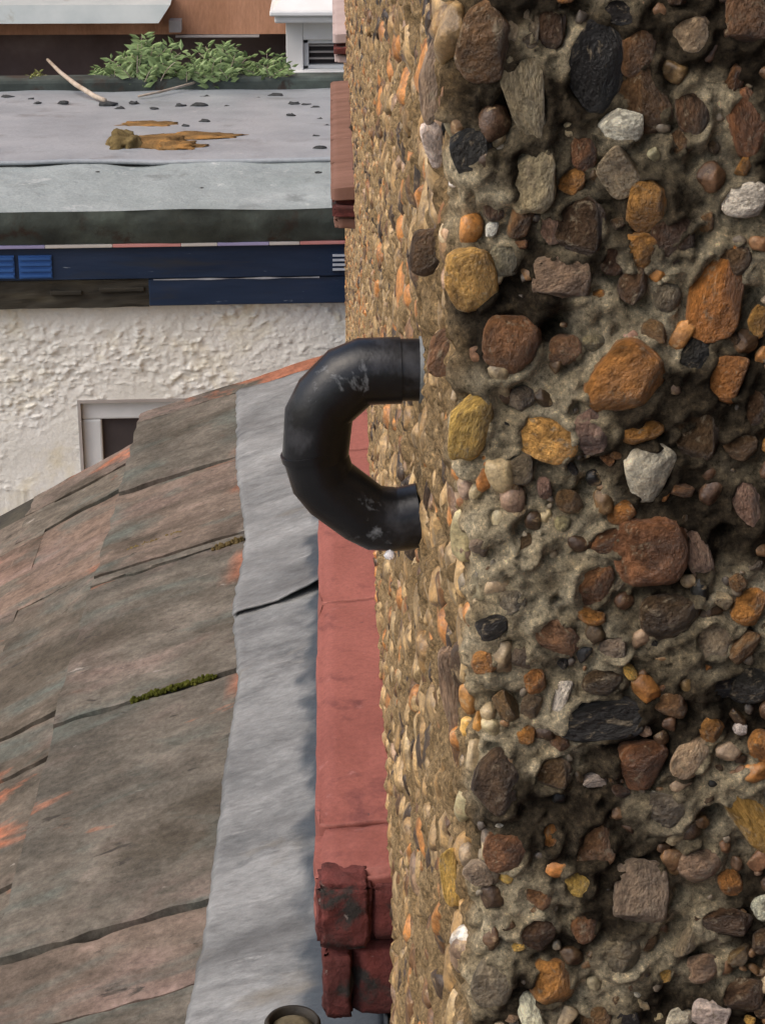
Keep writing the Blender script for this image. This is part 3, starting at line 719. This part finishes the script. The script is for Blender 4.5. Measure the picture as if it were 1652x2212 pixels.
# vent pipe standing by the sill end
vp = P(632,2212,1.46)
vent = empty('vent_pipe', (vp.x,vp.y,vp.z-.15), 'rusty dark round pipe end at the foot of the red sill', 'pipe')
def vc(o): o.parent = vent; o.matrix_parent_inverse = Matrix.Translation(-vent.location); return o
mb = MB(); z = vp.z; mb.lathe([(.0205,z-.16),(.0205,z-.006),(.0232,z-.005),(.0235,z+.001),(.0215,z+.004),(.0190,z+.003),(.0185,z-.012)], vp.x, vp.y); vc(mb.build('tube', m_iron, None, True))
mb = MB(); mb.lathe([(.0182,z-.012),(.0170,z-.003),(.0120,z+.0005),(.006,z+.002),(.0001,z+.0025)], vp.x, vp.y); vc(mb.build('cap', m_brass, None, True))

# ------------------------------------------------------------------ cream rendered house with flat roof
YF = 8.0
ch = empty('cream_rendered_house', (-.65, YF, 0), 'cream rendered house with grey flat roof and navy blue fascia', 'house')
def cc(o, p=ch): o.parent = p; o.matrix_parent_inverse = Matrix.Translation(-ch.location) if p is ch else Matrix.Identity(4); return o
ch.rotation_euler.z = math.radians(2.2)
XL, XR = -7.0, 2.6
zt = lambda y, Y=YF: P(400,y,Y).z
z_f0, z_f1, z_f2 = zt(661), zt(602), zt(530)
wx0, wx1 = P(176,870,YF+.06).x, P(176,870,YF+.06).x+1.1; wz1 = P(176,868,YF+.06).z; wz0 = wz1-.9
mb = MB()
def cw(x,z):
    n3 = fbm(x,z,0,30,4); k = max(0,min(1,.55+1.3*fbm(x,z,7,3,2)))
    r = k*(.006*n3 + .016*max(0,fbm(x*1.2,z*1.5,5,24,4)-.12)) + .004*fbm(x,z,3,6,2); return YF+.06-r
gx = spaced(XL,-1.7,10)+spaced(-1.7,.25,330)+spaced(.25,XR,10)+[XR]; gz = spaced(0,2.0,10)+spaced(2.0,z_f0+.03,230)+[z_f0+.03]
snap(gx,wx0); snap(gx,wx1); snap(gz,wz0); snap(gz,wz1)
mb.v = [(x,cw(x,z),z) for z in gz for x in gx]; n_ = len(gx)
for j in range(len(gz)-1):
    for i in range(n_-1):
        if wx0-1e-6 < (gx[i]+gx[i+1])/2 < wx1 and wz0 < (gz[j]+gz[j+1])/2 < wz1: continue
        mb.f.append((j*n_+i,j*n_+i+1,(j+1)*n_+i+1,(j+1)*n_+i))
cc(mb.build('wall', m_cream, None, True))
mb = MB(); mb.box((XL,YF+.2,0),(XR,YF+.28,wz0-.02)); mb.box((XL,YF+.2,wz1+.02),(XR,YF+.28,z_f2)); mb.box((XL,YF+3.4,0),(XR,YF+3.48,z_f2-.1)); mb.box((XL,YF+.281,0),(XL+.1,YF+3.39,z_f2-.1)); mb.box((XR-.1,YF+.281,0),(XR,YF+3.39,z_f2-.1)); cc(mb.build('back_wall', m_cream))
fw = .08
mb = MB()
for (a,b_,c_,d_) in ((wx0,wx1,wz1-fw,wz1),(wx0,wx1,wz0,wz0+fw),(wx0,wx0+fw,wz0+fw,wz1-fw),(wx1-fw,wx1,wz0+fw,wz1-fw)): mb.box((a,YF+.085,c_),(b_,YF+.15,d_))
wn = cc(mb.build('window', m_upvc, None, bevel=.008))
mb = MB(); mb.box((wx0+fw,YF+.11,wz0+fw),(wx1-fw,YF+.12,wz1-fw)); mb.build('pane', m_glass, wn)
mb = MB(); mb.box((wx0-.001,YF+.055,wz1-.001),(wx1+.001,YF+.2,wz1+.012)); mb.box((wx0-.012,YF+.055,wz0),(wx0+.0005,YF+.2,wz1+.012)); cc(mb.build('window_reveal', m_grime))
# fascia
mb = MB(); mb.box((XL,YF-.004,z_f1+.002),(XR,YF+.05,z_f2)); cc(mb.build('fascia_board', m_blue, None, bevel=.004))
xr0 = P(322,630,YF).x
mb = MB(); mb.box((xr0,YF+.004,z_f0),(XR,YF+.05,z_f1-.002)); cc(mb.build('fascia_board', m_blue, None, bevel=.004))
mb = MB()
def rot(u,v):
    x = XL+(xr0-XL)*u; z = z_f0-.004+(z_f1-.002-z_f0+.004)*v; return (x, YF+.010+.012*fbm(x*.5,z*3,1,14,3), z)
mb.grid(rot, 500, 10); cc(mb.build('fascia_board', m_rot, None, True))['label'] = 'bare blackened stretch of the lower fascia board'
mb = MB()
for (xa,xb,yy) in ((240,318,629),(345,452,624)):
    mb = MB(); mb.box((P(xa-130,yy,YF).x,YF-.006,zt(yy+4)),(P(xb-140,yy,YF).x,YF+.02,zt(yy-4))); cc(mb.build('batten', m_rot, None, bevel=.003))
# white chipped strip along the board joint
mb = MB(); x0,x1 = P(332,602,YF).x, P(690,600,YF).x
def chip(u,v):
    x = x0+(x1-x0)*u; wv = .5+.9*nz(x,0,3,9); h_ = max(.0006,.0055*wv)*(1 if nz(x,5,1,4) > -.25 else .2)
    return (x, YF-.007-.003*v, z_f1-.001+h_*(v-.5)*2)
mb.grid(chip, 160, 2); cc(mb.build('paint_chip_strip', m_chip))
# grille grooves
def grille(xa,xb,ya,yb,n_,mat):
    A = P(xa,ya,YF); B = P(xb,yb,YF)
    mb = MB(); mb.box((A.x,YF-.012,B.z),(B.x,YF-.0045,A.z)); g = cc(mb.build('vent_grille', m_bluel if mat else m_blue))
    for k in range(n_):
        zz = B.z+(A.z-B.z)*(k+.5)/n_; hh = (A.z-B.z)/n_*.22
        mb = MB(); mb.box((A.x+.004,YF-.019,zz-hh),(B.x-.004,YF-.0125,zz+hh)); mb.build('slat', m_bluel if mat else m_chip, g)
grille(-45,36,548,597,4,1); grille(42,116,548,597,4,1); grille(716,772,548,588,4,0)
# coloured trim strip
segs = [(-2400,-180,'w'),(-180,100,'l'),(100,245,'w'),(245,392,'p'),(392,470,'w'),(470,582,'l'),(582,648,'w'),(648,782,'p'),(782,1400,'w')]
for xa,xb,k in segs:
    mb = MB(); mb.box((P(xa,527,YF).x,YF-.028,z_f2+.001),(P(xb,527,YF).x-.0005,YF+.03,z_f2+.0145)); cc(mb.build('edge_trim', dict(w=m_tw,l=m_tl,p=m_tp)[k], None, bevel=.003))
# felt drip roll, front slope and flat field
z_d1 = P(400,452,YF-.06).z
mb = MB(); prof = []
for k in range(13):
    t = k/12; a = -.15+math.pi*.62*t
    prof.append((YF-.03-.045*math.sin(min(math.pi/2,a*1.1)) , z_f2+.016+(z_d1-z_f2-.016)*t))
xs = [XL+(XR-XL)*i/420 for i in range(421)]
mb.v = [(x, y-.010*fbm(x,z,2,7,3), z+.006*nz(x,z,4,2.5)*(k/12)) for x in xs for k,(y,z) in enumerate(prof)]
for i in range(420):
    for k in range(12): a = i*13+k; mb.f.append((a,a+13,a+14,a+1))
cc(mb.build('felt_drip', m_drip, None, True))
yA = YF-.03-.045*math.sin(min(math.pi/2,(-.15+math.pi*.62)*1.1))
p350 = P(400,352,YF+.62); z350 = p350.z; z200 = P(400,203,YF+3.2).z
mb = MB()
def slope(u,v):
    x = XL+(XR-XL)*u; y = yA+(YF+.62-yA)*v; z = z_d1+(z350-z_d1)*v; e = .012*fbm(x,y,1,3.5,3)*min(1,v*5)
    return (x,y,z+e+.006*nz(x,z_d1,4,2.5)*(1-v))
mb.grid(slope, 420, 24); cc(mb.build('felt_apron', m_feltfront, None, True))
mb = MB()
def flat(u,v):
    x = XL+(XR-XL)*u; y = YF+.60+2.75*v; z = z350+.016+(z200-z350)*(y-YF-.62)/2.58; return (x,y,z+.010*fbm(x,y,2,1.6,3))
mb.grid(flat, 200, 60); ff = cc(mb.build('felt_sheet', m_felt, None, True)); md = ff.modifiers.new('t','SOLIDIFY'); md.thickness=.014; md.offset=-1
def onflat(x,y):
    z0 = P(400,278,YF+1.8).z
    a = Vector((0,YF+.62,z350+.016)); b_ = Vector((0,YF+3.2,z200+.016)); n3 = Vector((1,0,0)).cross(b_-a).normalized()
    return PL(x,y,a,n3)
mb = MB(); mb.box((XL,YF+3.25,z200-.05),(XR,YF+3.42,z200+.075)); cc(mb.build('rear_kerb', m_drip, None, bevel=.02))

# things lying on the flat roof
def blob(c, sx, sy, sz, amp, seed, mat, name, sub=4):
    bm = bmesh.new(); bmesh.ops.create_icosphere(bm, subdivisions=sub, radius=1)
    for v in bm.verts:
        p = v.co; r = 1+amp*fbm(p.x+seed,p.y,p.z,1.6,4); v.co = Vector((p.x*sx*r,p.y*sy*r,max(-.15,p.z)*sz*r))
    m = bpy.data.meshes.new(name); bm.to_mesh(m); bm.free(); m.shade_smooth(); m.materials.append(mat)
    o = bpy.data.objects.new(name,m); o.location = c; return link(o)
mo = empty('moss_mat', onflat(320,315), 'long orange and brown mat of dry moss on the grey flat roof', 'moss')
def mc(o): o.parent = mo; o.location = Vector(o.location)-mo.location; return o
mc(blob(onflat(268,315), .080,.15,.060,.35,1,m_mosso,'moss_hump')); mc(blob(onflat(345,312), .13,.16,.026,.5,5,m_mossb,'moss_hump')); mc(blob(onflat(388,318),.10,.10,.020,.5,6,m_mossb,'moss_hump'))
mc(blob(onflat(430,296), .22,.10,.010,.5,8,m_mossb,'moss_tail')); mc(blob(onflat(320,270), .13,.09,.008,.5,11,m_mossb,'moss_patch'))
stones = [(80,248,9,5),(150,222,10,6),(270,262,22,10),(300,272,13,5),(335,258,13,5),(385,272,11,5),(450,265,14,6),(465,315,9,5),(512,303,13,6),(500,265,22,7),(565,266,8,5),(735,262,18,8),(765,264,13,6),(790,270,12,5),(728,288,11,6),(800,298,9,4),(690,240,20,9),(645,246,9,5),(515,244,14,9),(95,258,10,5),(790,342,10,6),(800,372,17,7),(818,316,10,5),(20,244,18,8),(795,432,8,4),(160,258,15,7),(245,430,5,3),(505,470,4,3)]
for k,(x,y,w_,h_) in enumerate(stones):
    p = onflat(x*.864,y*.864); s_ = w_*10/F*.9
    tag(blob(p, s_, s_*.8, s_*.42, .6, k*3.1, m_stone, 'roof_grit', 2), 'small dark lump of grit lying on the grey flat roof', 'grit', 'dark grit scattered on the flat roof')
def twig(pts, r, lab):
    mb = MB(); mb.tube(pts, r, 8); tag(mb.build('twig', m_twig, None, True), lab, 'twig')
def lifted(x,y,dz): p = onflat(x,y+0); p.z += dz; return p
twig([lifted(228,222,.012),lifted(205,216,.02),lifted(165,205,.055),lifted(132,190,.085),lifted(106,168,.10)], [.011,.013,.013,.011,.009], 'pale twig sticking up at the left of the flat roof')
twig([lifted(300,214,.014),lifted(350,206,.02),lifted(410,196,.035),lifted(468,186,.05)], [.006,.007,.007,.004], 'long thin straw coloured twig lying under the green plants')
# ferny plants on the far edge
def plant(x, y, w_, h_, nf, seed, lab, mat=m_leaf, ll=.05, Y=YF+3.34):
    r = random.Random(seed); b0 = P(x,y,Y); root = empty('roof_plant', b0, lab, 'plant', 'plants growing on the flat roof edge')
    st = MB(); lf = MB()
    for i in range(nf):
        ang = r.uniform(-1.25,1.25); L = h_*r.uniform(.55,1.05); yaw = r.uniform(-.7,.7)
        base = Vector((r.uniform(-.35,.35)*w_, r.uniform(-.06,.06), 0)); pts = []
        for k in range(9):
            t = k/8; pts.append(base + Vector((math.sin(ang)*w_*.75*t*(.5+.5*t), yaw*.18*t, L*(t-.28*t*t*abs(ang)))))
        st.tube(pts, [.0045*(1-.75*k/8) for k in range(9)], 5)
        for k in range(2,9):
            for sgn in (-1,1):
                for rep in range(1):
                    p = pts[k]+Vector((r.gauss(0,.006),r.gauss(0,.012),r.gauss(0,.006))); a2 = ang*.5+sgn*r.uniform(.6,1.5)
                    d_ = Vector((math.sin(a2), r.uniform(-.5,.5), math.cos(a2)*.55+.1)).normalized(); s_ = d_.cross(Vector((0,-1,.6))).normalized()
                    l_ = ll*r.uniform(.6,1.2)*(1-.45*k/9); w2 = l_*.22; nrm = d_.cross(s_)
                    l_ *= 1.25; w2 *= 1.15
                    lf.add([p, p+d_*l_*.45+s_*w2+nrm*.004, p+d_*l_-nrm*.006, p+d_*l_*.45-s_*w2+nrm*.004], [(0,1,2),(0,2,3)])
    st.build('stem', m_twig, root, True); lf.build('foliage', mat, root)
plant(240,196,.12,.14,16,1,'low green plant at the left of the row on the flat roof', ll=.055)
plant(325,196,.19,.30,30,2,'tallest leafy green plant on the edge of the flat roof', ll=.075)
plant(405,196,.14,.18,18,3,'mid height green plant beside the tallest one on the flat roof', ll=.06)
plant(478,196,.19,.26,26,4,'spreading green plant growing toward the white bay', ll=.07)
plant(575,192,.16,.19,18,5,'small airy green plant right beside the white bay', ll=.06)
plant(75,198,.05,.10,12,6,'tiny yellow green seedling by the pale twig', m_leafy, .04)
moss_blob('moss_clump', [P(590,212,YF+3.3),P(650,208,YF+3.3),P(712,205,YF+3.3)], .022, 160, m_moss, 'strip of yellow green moss on the flat roof edge below the white bay', 'moss')

# ------------------------------------------------------------------ houses behind
YB = 12.6
bh = empty('brick_house', (-2, YB, 0), 'orange brown brick house with shade-coloured recess behind the plants', 'house')
def bc(o): o.parent = bh; o.matrix_parent_inverse = Matrix.Translation(-bh.location); return o
zb = lambda y, Y: P(400,y,Y).z
mb = MB(); mb.box((-9,YB,zb(74,YB)),(5,YB+.3,9)); bc(mb.build('upper_wall', m_orange))
mb = MB(); mb.box((-9,YB+.35,0),(5,YB+.5,zb(20,YB))); bc(mb.build('shade_toned_wall', m_darkwall))  # wall under the slab, its shade put into the dark colour
mb = MB(); mb.box((P(380,80,YB).x,YB-.02,zb(80,YB)),(P(560,80,YB).x,YB+.33,zb(75,YB)-.001)); bc(mb.build('soffit_board', m_grime))
xs1 = P(368,30,YB-.25).x
mb = MB(); za, zb_ = zb(50,YB-.25), zb(12,YB-.25)
mb.add([(-9,YB-.25,za),(xs1-.07,YB-.25,za),(xs1,YB-.21,zb_),(-9,YB-.21,zb_),(-9,YB-.002,za),(xs1-.07,YB-.002,za),(xs1,YB-.002,zb_+.03),(-9,YB-.002,zb_+.03)],[(0,1,2,3),(1,5,6,2),(3,2,6,7),(4,5,1,0)])
bc(mb.build('stone_slab', m_slab))
mb = MB(); mb.box((xs1-.02,YB-.12,zb(70,YB-.12)),(xs1+.05,YB-.003,zb(45,YB-.12))); bc(mb.build('bracket', m_grime))
mb = MB(); mb.add([(-9,YB-.3,9),(5,YB-.3,9),(5,YB+4,11),(-9,YB+4,11)],[(0,1,2,3)]); bc(mb.build('roof', m_slate))
# white bay
YW = 11.9
bay = empty('white_bay', (0,YW,0), 'white painted bay with sloping white roof and slatted window', 'bay window')
def wc(o, p=bay): o.parent = p; o.matrix_parent_inverse = Matrix.Translation(-bay.location) if p is bay else Matrix.Identity(4); return o
q_ = lambda x,y: P(x,y,YW)
xa, xb = q_(618,100).x, 1.6
zt_, zb0 = q_(700,48).z, q_(700,200).z
wxa, wxb = q_(655,110).x, q_(655,110).x+.75; wza, wzb = q_(700,86).z, q_(700,150).z
mb = MB(); mb.box((xa,YW,zb0-2.2),(wxa,YW+.6,zt_)); mb.box((wxa+.0005,YW+.002,wza),(xb,YW+.6,zt_)); mb.box((wxa+.0005,YW+.002,zb0-2.2),(xb,YW+.6,wzb)); mb.box((wxb,YW+.002,wzb+.0005),(xb,YW+.6,wza-.0005)); wc(mb.build('wall', m_white, None, bevel=.004))
mb = MB()
for (a,b_,c_,d_) in ((wxa,wxb,wza-.025,wza),(wxa,wxb,wzb,wzb+.02),(wxa,wxa+.03,wzb,wza)): mb.box((a,YW+.03,c_),(b_,YW+.08,d_))
wf = wc(mb.build('window', m_upvc, None, bevel=.004)); mb = MB(); mb.box((wxa,YW+.075,wzb),(wxb,YW+.085,wza)); mb.build('pane', m_glass, wf)
for k in range(3):
    zz = wzb+(wza-wzb)*(.30+.22*k); mb = MB(); mb.box((wxa+.03,YW+.05,zz),(wxb,YW+.073,zz+.009)); mb.build('slat', m_grime, wf)
mb = MB(); mb.box((xa+.02,YW-.06,wzb-.045),(xb,YW-.0005,wzb-.002)); wc(mb.build('sill', m_white, None, bevel=.006))
mb = MB(); mb.box((xa+.06,YW-.03,zb0),(xb,YW-.0005,zb0+.045)); wc(mb.build('plinth', m_grime))
# eaves and hipped white roof
ze0 = q_(700,44).z; ze1 = q_(700,28).z
mb = MB(); mb.box((xa-.06,YW-.12,ze0),(xb,YW+.6,ze1)); wc(mb.build('eaves', m_white, None, bevel=.012))
mb = MB(); mb.box((xa-.085,YW-.15,ze1+.001),(xb,YW+.6,ze1+.03)); wc(mb.build('gutter', m_white, None, bevel=.008))
mb = MB(); zr = ze1+.031
mb.add([(xa-.07,YW-.14,zr),(xb,YW-.14,zr),(xb,YW+.7,zr+.45),(xa+.35,YW+.7,zr+.45),(xa-.07,YW+.7,zr)],[(0,1,2,3),(0,3,4)]); wc(mb.build('roof', m_white))
